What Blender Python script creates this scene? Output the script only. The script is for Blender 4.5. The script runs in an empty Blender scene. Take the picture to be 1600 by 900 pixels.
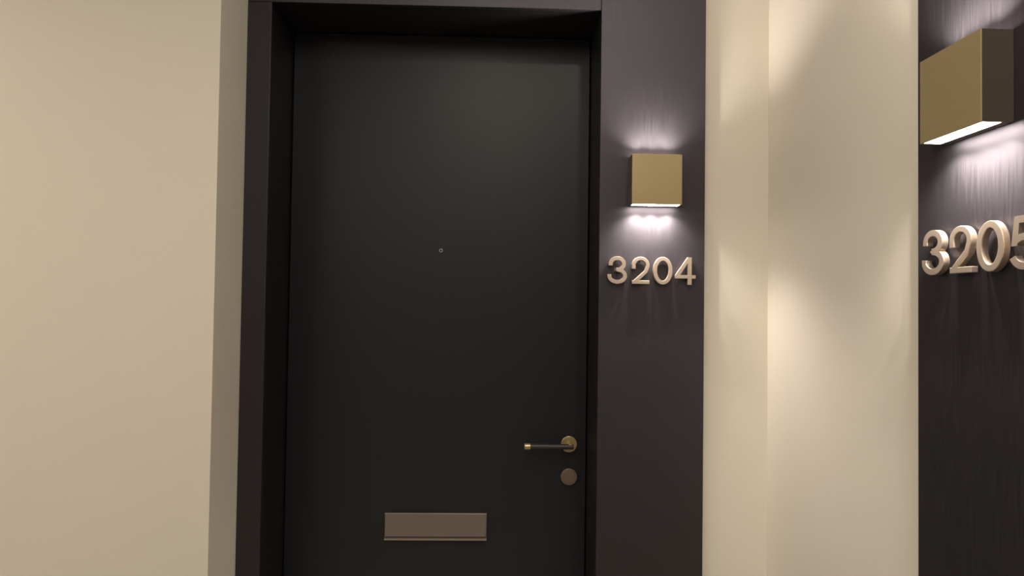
import bpy, bmesh, math
from mathutils import Vector, Matrix
R = math.radians
scn = bpy.context.scene
col = scn.collection

# ---------------------------------------------------------------- camera
YAW, PITCH, ROLL, FPX = 0.0261, 0.0226, 0.0134, 1015.76
cd = bpy.data.cameras.new('camera')
cam = bpy.data.objects.new('camera', cd); col.objects.link(cam)
cam.location = (0, 0, 1.45)
cd.sensor_width = 36.0
cd.lens = FPX / 1600 * 36.0
cd.clip_start = 0.01
cam.rotation_euler = (Matrix.Rotation(-YAW, 3, 'Z') @ Matrix.Rotation(R(90) + PITCH, 3, 'X')
                      @ Matrix.Rotation(ROLL, 3, 'Z')).to_euler()
scn.camera = cam

# ---------------------------------------------------------------- world, exposure
w = bpy.data.worlds.new('world'); scn.world = w; w.use_nodes = True
w.node_tree.nodes['Background'].inputs[0].default_value = (0.9, 0.8, 0.68, 1)
w.node_tree.nodes['Background'].inputs[1].default_value = 0.02
scn.view_settings.view_transform = 'Standard'
scn.view_settings.look = 'None'
scn.view_settings.gamma = 1
scn.view_settings.use_curve_mapping = False
scn.view_settings.exposure = 0.0

AMB_COL = (1.0, 0.895, 0.76)       # downlight and added linear lights, warm white
LED_COL = (1.0, 0.88, 0.80)       # wall lamp LEDs
LED_DOWN, LED_UP = 44.0, 26.0        # emission of the lenses
BEAM_DOWN, BEAM_UP = 5.8, 5.6          # watts of each of the three LED beams
DOWNLIGHT = (0.47, 0.80, 4.5)         # x, y, watts of the round ceiling downlight near the corner
ADDED_LINEAR = [(-0.05, 0.85, -1.6, 17.0), (-1.9, 0.85, -1.6, 40.0)]     # x, y from, y to, watts of the added, unseen linear lights

# ---------------------------------------------------------------- materials
def newmat(name):
    m = bpy.data.materials.new(name); m.use_nodes = True
    nt = m.node_tree
    return m, nt, nt.nodes['Principled BSDF']

def plain(name, c, rough=0.5, metal=0.0, spec=0.5, noise=0.0, scale=(60, 60, 60), bump=0.0, dist=0.001,
          rough_var=0.0, aniso=0.0):
    m, nt, b = newmat(name)
    b.inputs['Base Color'].default_value = (*c, 1)
    b.inputs['Roughness'].default_value = rough
    b.inputs['Metallic'].default_value = metal
    b.inputs['Specular IOR Level'].default_value = spec
    if noise or bump or rough_var:
        tc = nt.nodes.new('ShaderNodeTexCoord'); mp = nt.nodes.new('ShaderNodeMapping')
        mp.inputs['Scale'].default_value = scale
        nz = nt.nodes.new('ShaderNodeTexNoise'); nz.inputs['Scale'].default_value = 1.0
        nz.inputs['Detail'].default_value = 4
        nt.links.new(tc.outputs['Object'], mp.inputs[0]); nt.links.new(mp.outputs[0], nz.inputs[0])
        if noise:
            mx = nt.nodes.new('ShaderNodeMix'); mx.data_type = 'RGBA'
            mx.inputs[6].default_value = (*[v * (1 - noise) for v in c], 1)
            mx.inputs[7].default_value = (*[min(1, v * (1 + noise)) for v in c], 1)
            nt.links.new(nz.outputs[0], mx.inputs[0]); nt.links.new(mx.outputs[2], b.inputs['Base Color'])
        if rough_var:
            mr = nt.nodes.new('ShaderNodeMapRange')
            mr.inputs[1].default_value = 0.3; mr.inputs[2].default_value = 0.7
            mr.inputs[3].default_value = rough - rough_var; mr.inputs[4].default_value = rough + rough_var
            nt.links.new(nz.outputs[0], mr.inputs[0]); nt.links.new(mr.outputs[0], b.inputs['Roughness'])
        if bump:
            bp = nt.nodes.new('ShaderNodeBump'); bp.inputs['Strength'].default_value = bump
            bp.inputs['Distance'].default_value = dist
            nt.links.new(nz.outputs[0], bp.inputs['Height']); nt.links.new(bp.outputs[0], b.inputs['Normal'])
    return m

def emis(name, c, s):
    m, nt, b = newmat(name)
    b.inputs['Base Color'].default_value = (0.8, 0.8, 0.8, 1)
    b.inputs['Emission Color'].default_value = (*c, 1)
    b.inputs['Emission Strength'].default_value = s
    return m

WALL = plain('wall_paint', (0.655, 0.615, 0.54), 0.75, noise=0.02, scale=(3, 3, 3), bump=0.05, dist=0.0005)
TAUPE = plain('taupe_wallcovering', (0.20, 0.18, 0.16), 0.8)
CEIL = plain('ceiling_paint', (0.72, 0.70, 0.66), 0.9)
CARPET = plain('carpet', (0.34, 0.30, 0.25), 0.95, noise=0.4, scale=(90, 90, 90), bump=0.4)
BRUSH = plain('dark_brushed_metal', (0.074, 0.070, 0.080), 0.50, metal=0.92, spec=0.3, noise=0.14, scale=(380, 380, 13),
              bump=0.2, dist=0.0005, rough_var=0.05)
LEAF = plain('dark_door_veneer', (0.0105, 0.0120, 0.0165), 0.44, spec=0.38, noise=0.12, scale=(160, 160, 3),
             bump=0.06, dist=0.0004)
LINING = plain('dark_lining', (0.012, 0.010, 0.011), 0.45, spec=0.4, noise=0.1, scale=(160, 160, 3))
GAP = plain('shadow_gap_black', (0.004, 0.004, 0.004), 0.9)
BRASS = plain('lamp_brass', (0.50, 0.40, 0.22), 0.42, metal=0.6, noise=0.05, scale=(20, 20, 400), bump=0.03, dist=0.0003)
HOUS = plain('lamp_dark_bronze', (0.13, 0.11, 0.09), 0.45, metal=0.4)
NUM = plain('numeral_champagne_metal', (0.52, 0.435, 0.35), 0.33, metal=0.7, noise=0.05, scale=(300, 300, 10))
HBRASS = plain('handle_brass', (0.50, 0.41, 0.24), 0.35, metal=0.8)
HDARK = plain('handle_dark_bronze', (0.055, 0.046, 0.044), 0.45, metal=0.5)
LOCKM = plain('lock_bronze', (0.22, 0.16, 0.13), 0.45, metal=0.6)
PLATE = plain('letter_plate_bronze', (0.22, 0.185, 0.16), 0.4, metal=0.5, noise=0.06, scale=(4, 300, 300))
LIP = plain('letter_plate_lip', (0.34, 0.29, 0.25), 0.3, metal=0.7)
CHROME = plain('peephole_steel', (0.55, 0.55, 0.55), 0.3, metal=0.8)
LED_D = emis('led_lens_down', LED_COL, LED_DOWN)
LED_U = emis('led_lens_up', (1.0, 0.80, 0.70), LED_UP)
DIFF = emis('downlight_diffuser', AMB_COL, 12)
WHITE = plain('white_trim', (0.75, 0.74, 0.72), 0.5)

# ---------------------------------------------------------------- helpers
def box(bm, a, b):
    x0, x1 = sorted((a[0], b[0])); y0, y1 = sorted((a[1], b[1])); z0, z1 = sorted((a[2], b[2]))
    r = bmesh.ops.create_cube(bm, size=1)
    for v in r['verts']:
        v.co = Vector(((x0 + x1) / 2 + v.co.x * (x1 - x0), (y0 + y1) / 2 + v.co.y * (y1 - y0),
                       (z0 + z1) / 2 + v.co.z * (z1 - z0)))
    return r['verts']

def cyl(bm, p0, p1, r0, r1=None, seg=48):
    p0 = Vector(p0); p1 = Vector(p1); d = p1 - p0
    q = d.to_track_quat('Z', 'Y').to_matrix().to_4x4()
    M = Matrix.Translation((p0 + p1) / 2) @ q
    r = bmesh.ops.create_cone(bm, cap_ends=True, segments=seg, radius1=r0, radius2=r0 if r1 is None else r1,
                              depth=d.length, matrix=M)
    return r['verts']

def obj(name, bm, mat, parent=None, bevel=0.0, seg=2, smooth=False, loc=None):
    me = bpy.data.meshes.new(name); bm.normal_update(); bm.to_mesh(me); bm.free()
    me.materials.append(mat)
    o = bpy.data.objects.new(name, me); col.objects.link(o)
    if parent: o.parent = parent
    if loc: o.location = loc
    if smooth:
        for p in me.polygons: p.use_smooth = True
        try: me.set_sharp_from_angle(angle=R(35))
        except Exception: pass
    if bevel:
        m = o.modifiers.new('bevel', 'BEVEL'); m.width = bevel; m.segments = seg; m.limit_method = 'ANGLE'
        m.angle_limit = R(40)
    return o

def boxo(name, a, b, mat, parent=None, bevel=0.0):
    bm = bmesh.new(); box(bm, a, b)
    return obj(name, bm, mat, parent, bevel)

def empty(name, loc=(0, 0, 0), rz=0):
    o = bpy.data.objects.new(name, None); col.objects.link(o)
    o.location = loc; o.rotation_euler = (0, 0, rz); o.empty_display_size = 0.05
    return o

def tag(o, label=None, cat=None, group=None, kind=None):
    if label: o['label'] = label
    if cat: o['category'] = cat
    if group: o['group'] = group
    if kind: o['kind'] = kind
    return o

# ---------------------------------------------------------------- dimensions (metres; y runs into the picture)
H = 2.72
YF = 1.80                 # face of the metal door surround
YW = 1.818                # wall face beside it
YL, XL = 1.6286, -0.6947  # nearer left wall face and its corner
XI, XR, XP = -0.6291, 0.2882, 0.5841
REC = 0.195
ZH = 2.2741
XW = 0.7709               # right wall face
XM = 0.7527               # face of the metal panel on it
YP = 1.1379               # far edge of that panel
PW = XP - XR

# ---------------------------------------------------------------- shell
def st(o, label=None, cat=None): return tag(o, label, cat, kind='structure')
st(boxo('floor', (-3.2, -2.2, -0.1), (2.0, 2.4, 0), CARPET), 'beige corridor carpet below the two apartment doors', 'floor')
st(boxo('ceiling', (-3.2, -2.2, H), (2.0, 2.4, H + 0.1), CEIL), 'plain pale corridor ceiling above the doors', 'ceiling')
st(boxo('wall_left', (-3.2, YL, 0), (XL, 2.1, H), WALL), 'cream painted wall projecting at the left with a grey shaded return', 'wall')
bm = bmesh.new()
box(bm, (XL, 2.03, 0), (XR + 0.03, 2.1, H)); box(bm, (XR + 0.03, YW, 0), (XW + 0.3, 2.1, H))
box(bm, (XL, YW, ZH + 0.03), (XR + 0.03, 2.03, H))
st(obj('wall_front', bm, WALL), 'narrow cream wall between the dark metal panel and the corner', 'wall')
# right wall with the opening of the second apartment door
D2A = YP - PW; D2B = D2A - (XR - XI)          # opening of door 2 along y
bm = bmesh.new()
box(bm, (XW, D2A + 0.02, 0), (XW + 0.3, YW, H)); box(bm, (XW, -2.2, 0), (XW + 0.3, D2B - 0.02, H))
box(bm, (XW, D2B - 0.02, ZH + 0.02), (XW + 0.3, D2A + 0.02, H)); box(bm, (XW + 0.24, D2B - 0.02, 0), (XW + 0.3, D2A + 0.02, ZH + 0.02))
st(obj('wall_right', bm, WALL), 'cream side wall lit in a bright band beside the corner', 'wall')
st(boxo('wall_back', (-3.2, -2.2, 0), (2.0, -2.1, H), TAUPE), 'corridor wall opposite the doors', 'wall')
st(boxo('wall_far', (-3.2, -2.1, 0), (-3.1, YL, H), WALL), 'far end wall of the corridor', 'wall')

# ---------------------------------------------------------------- metal surrounds
def surround(name, root, label, full=True):
    """local frame of the front door: x to the right, y into the wall, face at y=0 (world YF)."""
    tag(root, label, 'metal surround', kind='structure')
    th = 0.018
    boxo('jamb_panel', (XL + 0.0005, 0, 0.001), (XI, th, ZH), BRUSH, root, 0.0012)
    boxo('header_panel', (XL + 0.0005, 0, ZH + 0.0005), (XR - 0.0008, th, H - 0.001), BRUSH, root, 0.0012)
    boxo('side_panel', (XR, 0, 0.001), (XP, th, H - 0.001), BRUSH, root, 0.0012)
    boxo('jamb_lining', (XI - 0.02, th, 0.001), (XI, REC + 0.03, ZH), LINING, root)
    boxo('jamb_lining', (XR, th, 0.001), (XR + 0.02, REC + 0.03, ZH), LINING, root)
    boxo('head_lining', (XI - 0.02, th, ZH), (XR + 0.02, REC + 0.03, ZH + 0.02), LINING, root)
    return root

s1 = surround('trim_1', empty('trim_1', (0, YF, 0)),
              'dark brushed metal surround and side panel of the centre door')
# the side wall's surround: its side panel stands at the far end
s2 = empty('trim_2', (0, 0, 0))
tag(s2, 'dark brushed metal panel on the right side wall', 'metal surround', kind='structure')
e0 = XM; e1 = XW
boxo('side_panel', (e0, YP, 0.001), (e1, D2A, H - 0.001), BRUSH, s2, 0.0012)
boxo('jamb_panel', (e0, D2B, 0.001), (e1, D2B - 0.0656, ZH), BRUSH, s2, 0.0012)
boxo('header_panel', (e0, D2A - 0.0008, ZH + 0.0005), (e1, D2B - 0.0656, H - 0.001), BRUSH, s2, 0.0012)
boxo('jamb_lining', (e1, D2A, 0.001), (e0 + REC + 0.03, D2A + 0.02, ZH), LINING, s2)
boxo('jamb_lining', (e1, D2B, 0.001), (e0 + REC + 0.03, D2B - 0.02, ZH), LINING, s2)
boxo('head_lining', (e1, D2A + 0.02, ZH), (e0 + REC + 0.03, D2B - 0.02, ZH + 0.02), LINING, s2)

# ---------------------------------------------------------------- door 1 with its fittings
YD = YF + REC
g = 0.0035
d1 = empty('door_1', ((XI + XR) / 2, YD, 0))
tag(d1, 'dark apartment door with letter plate, lever handle and peephole', 'door', kind='structure')
def loc(o): o.location = Vector(o.location) - d1.location; return o
loc(boxo('door_leaf', (XI + g, YD, 0.008), (XR - g, YD + 0.03, ZH - g), LEAF, d1, 0.0015))
loc(boxo('door_stop', (XI, YD + 0.031, 0.001), (XR, YD + 0.034, ZH), GAP, d1))

# lever handle: rose, neck, lever, end cap
hx, hz = 0.2326, 1.0203
bm = bmesh.new(); cyl(bm, (hx, YD, hz), (hx, YD - 0.008, hz), 0.0247)
rose = loc(obj('lever_handle', bm, HBRASS, d1, 0.0015, 2, True)); rose['label'] = 'round brass rose with dark lever and brass tip'
bm = bmesh.new()
cyl(bm, (hx, YD - 0.0075, hz), (hx, YD - 0.046, hz), 0.0092, seg=32)
neck = obj('neck', bm, HBRASS, rose, 0.002, 3, True)
bm = bmesh.new()
cyl(bm, (hx + 0.009, YD - 0.042, hz), (0.1125, YD - 0.042, hz), 0.0078, 0.0086, seg=32)
obj('lever', bm, HDARK, rose, 0.001, 2, True)
bm = bmesh.new()
cyl(bm, (0.1125, YD - 0.042, hz), (0.0945, YD - 0.042, hz), 0.0097, seg=32)
c = obj('end_cap', bm, HBRASS, rose, 0.0008, 2, True); c['label'] = 'bright brass lever tip'
# lock disc
lx, lz = 0.2335, 0.9215
bm = bmesh.new(); cyl(bm, (lx, YD, lz), (lx, YD - 0.009, lz), 0.0252)
lk = loc(obj('lock_cover', bm, LOCKM, d1, 0.0018, 3, True))
bm = bmesh.new(); cyl(bm, (lx, YD - 0.0085, lz), (lx, YD - 0.0105, lz), 0.019)
obj('swivel_disc', bm, LOCKM, lk, 0.0006, 2, True)
# peephole
px, pz = -0.1672, 1.6068
bm = bmesh.new(); cyl(bm, (px, YD, pz), (px, YD - 0.003, pz), 0.0062, 0.0052, 32)
pk = loc(obj('peephole', bm, CHROME, d1, 0.0005, 2, True))
bm = bmesh.new(); cyl(bm, (px, YD - 0.0029, pz), (px, YD - 0.0036, pz), 0.003, seg=24)
obj('lens', bm, GAP, pk)
# letter plate
a0, a1, z0, z1 = -0.3237, -0.0151, 0.729, 0.8095
lp = loc(boxo('letter_plate', (a0, YD, z0), (a1, YD - 0.004, z1), PLATE, d1, 0.001)); lp['label'] = 'brushed bronze letter plate with hinged flap'
bm = bmesh.new()
vs = box(bm, (a0 + 0.002, YD - 0.0042, z0 + 0.011), (a1 - 0.002, YD - 0.0072, z1 - 0.0035))
for v in vs:
    if v.co.z < z0 + 0.03: v.co.y -= 0.003 if v.co.y < YD - 0.006 else 0.0
obj('flap', bm, PLATE, lp, 0.0008)
bm = bmesh.new()
vs = box(bm, (a0, YD - 0.0038, z0), (a1, YD - 0.0115, z0 + 0.0085))
for v in vs:
    if v.co.y < YD - 0.009 and v.co.z > z0 + 0.004: v.co.z -= 0.0035
obj('bottom_lip', bm, LIP, lp, 0.0008)
bm = bmesh.new(); box(bm, (a0, YD - 0.0038, z1 - 0.003), (a1, YD - 0.0085, z1))
obj('top_lip', bm, LIP, lp, 0.0008)

# door 2 (just outside the frame)
d2 = empty('door_2', (XM + REC, (D2A + D2B) / 2, 0))
tag(d2, 'dark second apartment door in the side wall beyond the right edge', 'door', kind='structure')
o = boxo('door_leaf', (0, D2A - g, 0.008), (0.03, D2B + g, ZH - g), LEAF, d2, 0.0015); o.location.y = -(D2A + D2B) / 2
o = boxo('door_stop', (0.031, D2A, 0.001), (0.034, D2B, ZH), GAP, d2); o.location.y = -(D2A + D2B) / 2

# ---------------------------------------------------------------- wall lamps (up and down light)
LW, LHT, LP_ = 0.136, 0.1367, 0.0478
def wall_lamp(loc_, rz, label):
    """local: x along the wall, -y out of the wall, origin at the back centre of the housing base"""
    r = empty('wall_lamp', loc_, rz)
    tag(r, label, 'wall lamp', 'square brass up and down wall lamps')
    t = 0.0018; w2 = LW / 2
    bm = bmesh.new()                      # square tube, open above and below
    out = [(-w2, 0), (w2, 0), (w2, -LP_), (-w2, -LP_)]
    inn = [(-w2 + t, -0.015), (w2 - t, -0.015), (w2 - t, -LP_ + t), (-w2 + t, -LP_ + t)]
    vo = [[bm.verts.new((x, y, z)) for x, y in out] for z in (0, LHT)]
    vi = [[bm.verts.new((x, y, z)) for x, y in inn] for z in (0, LHT)]
    for i in range(4):
        j = (i + 1) % 4
        bm.faces.new((vo[0][i], vo[0][j], vo[1][j], vo[1][i]))
        bm.faces.new((vi[0][j], vi[0][i], vi[1][i], vi[1][j]))
        bm.faces.new((vo[0][j], vo[0][i], vi[0][i], vi[0][j]))
        bm.faces.new((vo[1][i], vo[1][j], vi[1][j], vi[1][i]))
    bmesh.ops.recalc_face_normals(bm, faces=bm.faces)
    obj('housing', bm, HOUS, r, 0.0007)
    boxo('front_cover', (-w2 - 0.0004, -LP_ + 0.0004, -0.0004), (w2 + 0.0004, -LP_ - 0.0016, LHT + 0.0004), BRASS, r, 0.0006)
    for z, zz, mt, n in ((0.0004, 0.003, LED_D, 'lower_lens'), (LHT - 0.0004, LHT - 0.003, LED_U, 'upper_lens')):
        ln = boxo(n, (-w2 + t, -0.0152, z), (w2 - t, -LP_ + t, zz), WHITE, r)
        for k in (-1, 0, 1):
            bm = bmesh.new(); s = -1 if z < 0.05 else 1
            x = k * 0.0435
            box(bm, (x - 0.0205, -0.017, z), (x + 0.0205, -LP_ + t + 0.0015, z + s * 0.0003))
            obj('led', bm, mt, ln, 0)
            ld = bpy.data.lights.new('led_beam', 'SPOT'); ld.energy = BEAM_DOWN if s < 0 else BEAM_UP
            ld.spot_size = R(132); ld.spot_blend = 1.0; ld.shadow_soft_size = 0.004; ld.color = LED_COL
            lo = bpy.data.objects.new('led_beam', ld); col.objects.link(lo); lo.parent = r
            lo.location = (x, -0.036, z + s * 0.005); lo.rotation_euler = (0 if s < 0 else R(180), 0, 0)
    return r
wall_lamp(((0.3688 + 0.5048) / 2, YF, 1.7228), 0, 'square brass wall lamp lit above the numerals beside the centre door')
wall_lamp((XM, 0.9216 + LW / 2, 1.7228), R(-90), 'square brass wall lamp seen from its side on the right wall panel')

# ---------------------------------------------------------------- numerals
U = 0.000188                # metres per drawing unit; drawing has y down, 185..600
SW = 56
def stroke(pts, w=SW, closed=False):
    """left and right offset outline of a centre line"""
    n = len(pts); L = []; Rr = []
    for i in range(n):
        a = Vector(pts[(i - 1) % n] if closed or i > 0 else pts[i]); b = Vector(pts[i])
        c = Vector(pts[(i + 1) % n] if closed or i < n - 1 else pts[i])
        d1 = (b - a); d2 = (c - b)
        d1 = d1.normalized() if d1.length > 1e-6 else d2.normalized()
        d2 = d2.normalized() if d2.length > 1e-6 else d1
        t = (d1 + d2).normalized(); nn = Vector((-t.y, t.x)); k = 1 / max(0.3, nn.dot(Vector((-d1.y, d1.x))))
        L.append(b + nn * (w / 2) * k); Rr.append(b - nn * (w / 2) * k)
    return L, Rr
def arc(cx, cy, rx, ry, a0, a1, n=28):
    return [(cx + rx * math.cos(R(a0 + (a1 - a0) * i / n)), cy + ry * math.sin(R(a0 + (a1 - a0) * i / n))) for i in range(n + 1)]
DEPTH = 0.011
STAND = 0.004
def prism(quads_polys):
    """list of (L,R,closed) ribbons -> bmesh prism, x right, y out (-), z up"""
    bm = bmesh.new()
    for L, Rr, closed in quads_polys:
        n = len(L); F = []
        for y in (-(STAND + DEPTH), -STAND):
            F.append(([bm.verts.new((p.x * U, y, -p.y * U)) for p in L], [bm.verts.new((p.x * U, y, -p.y * U)) for p in Rr]))
        m = n if closed else n - 1
        for i in range(m):
            j = (i + 1) % n
            for s in (0, 1): bm.faces.new((F[s][0][i], F[s][0][j], F[s][1][j], F[s][1][i]))
            for k in (0, 1): bm.faces.new((F[0][k][i], F[0][k][j], F[1][k][j], F[1][k][i]))
        if not closed:
            for i in (0, n - 1): bm.faces.new((F[0][0][i], F[0][1][i], F[1][1][i], F[1][0][i]))
    bmesh.ops.recalc_face_normals(bm, faces=bm.faces)
    return bm
def union(bms, name):
    me = [bpy.data.meshes.new(name + '_t') for _ in bms]
    for b, m in zip(bms, me): b.to_mesh(m); b.free()
    obs = [bpy.data.objects.new('tmp', m) for m in me]
    for o in obs: col.objects.link(o)
    for o in obs[1:]:
        md = obs[0].modifiers.new('b', 'BOOLEAN'); md.operation = 'UNION'; md.object = o; md.solver = 'EXACT'
    dg = bpy.context.evaluated_depsgraph_get(); dg.update()
    res = bpy.data.meshes.new_from_object(obs[0].evaluated_get(dg))
    for o in obs: bpy.data.objects.remove(o)
    res.name = name
    return res
def rib(pts, closed=False, w=SW):
    L, Rr = stroke(pts, w, closed); return prism([(L, Rr, closed)])
def two_pts():
    return arc(0, 0, 102, 97, 180, 360 + 22, 30)
def digit_mesh(ch):
    # each drawn with its own left edge at x=0, top at 0, bottom at 405
    h = SW / 2
    if ch == '3':
        up = [(h + 14, 137)] + arc(141, 112, 98, 84, 180, 360 + 88, 36) + [(104, 198)]
        lo = [(104, 198)] + arc(141, 288, 116, 89, -88, 180, 36) + [(h - 2, 268)]
        # overlap in the bar
        me = union([rib(up), rib(lo)], 'numeral_3')
    elif ch == '2':
        # bowl, diagonal, foot
        top = [(h, 183)] + arc(131, 128, 103, 100, 180, 385, 34) + [(205, 225), (38, 377)]
        foot = [(4, 377), (263, 377)]
        # keep the diagonal end inside the foot
        me = union([rib(top, w=54), rib(foot, w=54)], 'numeral_2')
    elif ch == '0':
        me = union([rib(arc(146, 203, 146 - 31, 203 - h, 0, 360 * 47 / 48, 47), True, w=59)], 'numeral_0')
    elif ch == '4':
        bm1 = rib([(213, 0), (213, 405)], w=58); bm2 = rib([(0, 288), (300, 288)], w=50)
        # diagonal as a free quad
        V = Vector
        bm3 = prism([([V((184, 0)), V((0, 268))], [V((238, 0)), V((52, 290))], False)])
        me = union([bm1, bm2, bm3], 'numeral_4')
    elif ch == '5':
        bm1 = rib([(54, 27), (252, 27)], w=54)
        V = Vector
        bm2 = prism([([V((54, 0)), V((20, 225))], [V((104, 0)), V((78, 225))], False)])
        bowl = arc(136, 269, 112, 109, -138, 158, 40)
        me = union([bm1, bm2, rib(bowl, w=54)], 'numeral_5')
    me.materials.clear(); me.materials.append(NUM)
    return me
MESH = {c: digit_mesh(c) for c in '32045'}
WORD = {'3': 'three', '2': 'two', '0': 'zero', '4': 'four', '5': 'five'}
def numeral(ch, x, wall, label, group):
    ztop = 1.5822
    if wall == 'front': e = (x, YF, ztop); rz = 0
    else: e = (XM, x, ztop); rz = R(-90)
    r = empty('numeral', e, rz); tag(r, label, 'numeral', group)
    o = bpy.data.objects.new('digit', MESH[ch]); col.objects.link(o); o.parent = r
    md = o.modifiers.new('bevel', 'BEVEL'); md.width = 0.0011; md.segments = 2; md.limit_method = 'ANGLE'; md.angle_limit = R(50)
    # two hidden mounting pins that hold it off the panel
    pins = {'3': ((150, 28), (150, 377)), '2': ((131, 28), (131, 377)), '0': ((146, 28), (146, 377)),
            '4': ((213, 60), (213, 380)), '5': ((150, 28), (138, 377))}[ch]
    for a, b in pins:
        bm = bmesh.new(); cyl(bm, (a * U, 0, -b * U), (a * U, -STAND - 0.002, -b * U), 0.0025, seg=12)
        obj('mounting_pin', bm, NUM, r)
for ch, x in zip('3204', (0.3103, 0.3772, 0.4362, 0.4985)):
    numeral(ch, x, 'front', f'metal numeral {WORD[ch]} of 3204 below the centre wall lamp', 'numerals of apartment 3204')
for ch, y in zip('3205', (1.1042, 1.0373, 0.9783, 0.914)):
    numeral(ch, y, 'right', f'metal numeral {WORD[ch]} of 3205 on the right wall panel', 'numerals of apartment 3205')

# ---------------------------------------------------------------- unseen linear lights, added to soften shadows and light the left wall
for i, (x, ya, yb, p) in enumerate(ADDED_LINEAR):
    r = empty('added_linear_light', (x, (ya + yb) / 2, H)); ln = ya - yb
    tag(r, ('added unseen slim light above the centre door approach', 'added unseen slim light over the left part of the corridor')[i],
        'ceiling light', 'added slim corridor lights')
    bm = bmesh.new()
    for sx in (-1, 1): box(bm, (sx * 0.045, -ln / 2 - 0.01, 0), (sx * 0.053, ln / 2 + 0.01, -0.014))
    for sy in (-1, 1): box(bm, (-0.045, sy * ln / 2, 0), (0.045, sy * (ln / 2 + 0.01), -0.014))
    obj('frame', bm, WHITE, r)
    boxo('diffuser', (-0.044, -ln / 2, -0.001), (0.044, ln / 2, -0.008), DIFF, r)
    ld = bpy.data.lights.new('added_area_light', 'AREA'); ld.shape = 'RECTANGLE'; ld.size = 0.08; ld.size_y = ln
    ld.energy = p; ld.color = AMB_COL
    lo = bpy.data.objects.new('added_area_light', ld); col.objects.link(lo); lo.parent = r; lo.location = (0, 0, -0.0155)

# round downlight near the corner
x, y, p = DOWNLIGHT
r = empty('downlight', (x, y, H)); tag(r, 'round ceiling downlight near the corner by the centre door', 'downlight')
bm = bmesh.new(); cyl(bm, (0, 0, 0), (0, 0, -0.006), 0.062, 0.058); obj('ring', bm, WHITE, r, 0, 2, True)
bm = bmesh.new(); cyl(bm, (0, 0, -0.0058), (0, 0, -0.0075), 0.045); obj('diffuser', bm, DIFF, r)
ld = bpy.data.lights.new('downlight_beam', 'AREA'); ld.shape = 'DISK'; ld.size = 0.10; ld.energy = p; ld.color = AMB_COL
lo = bpy.data.objects.new('downlight_beam', ld); col.objects.link(lo); lo.parent = r; lo.location = (0, 0, -0.012)
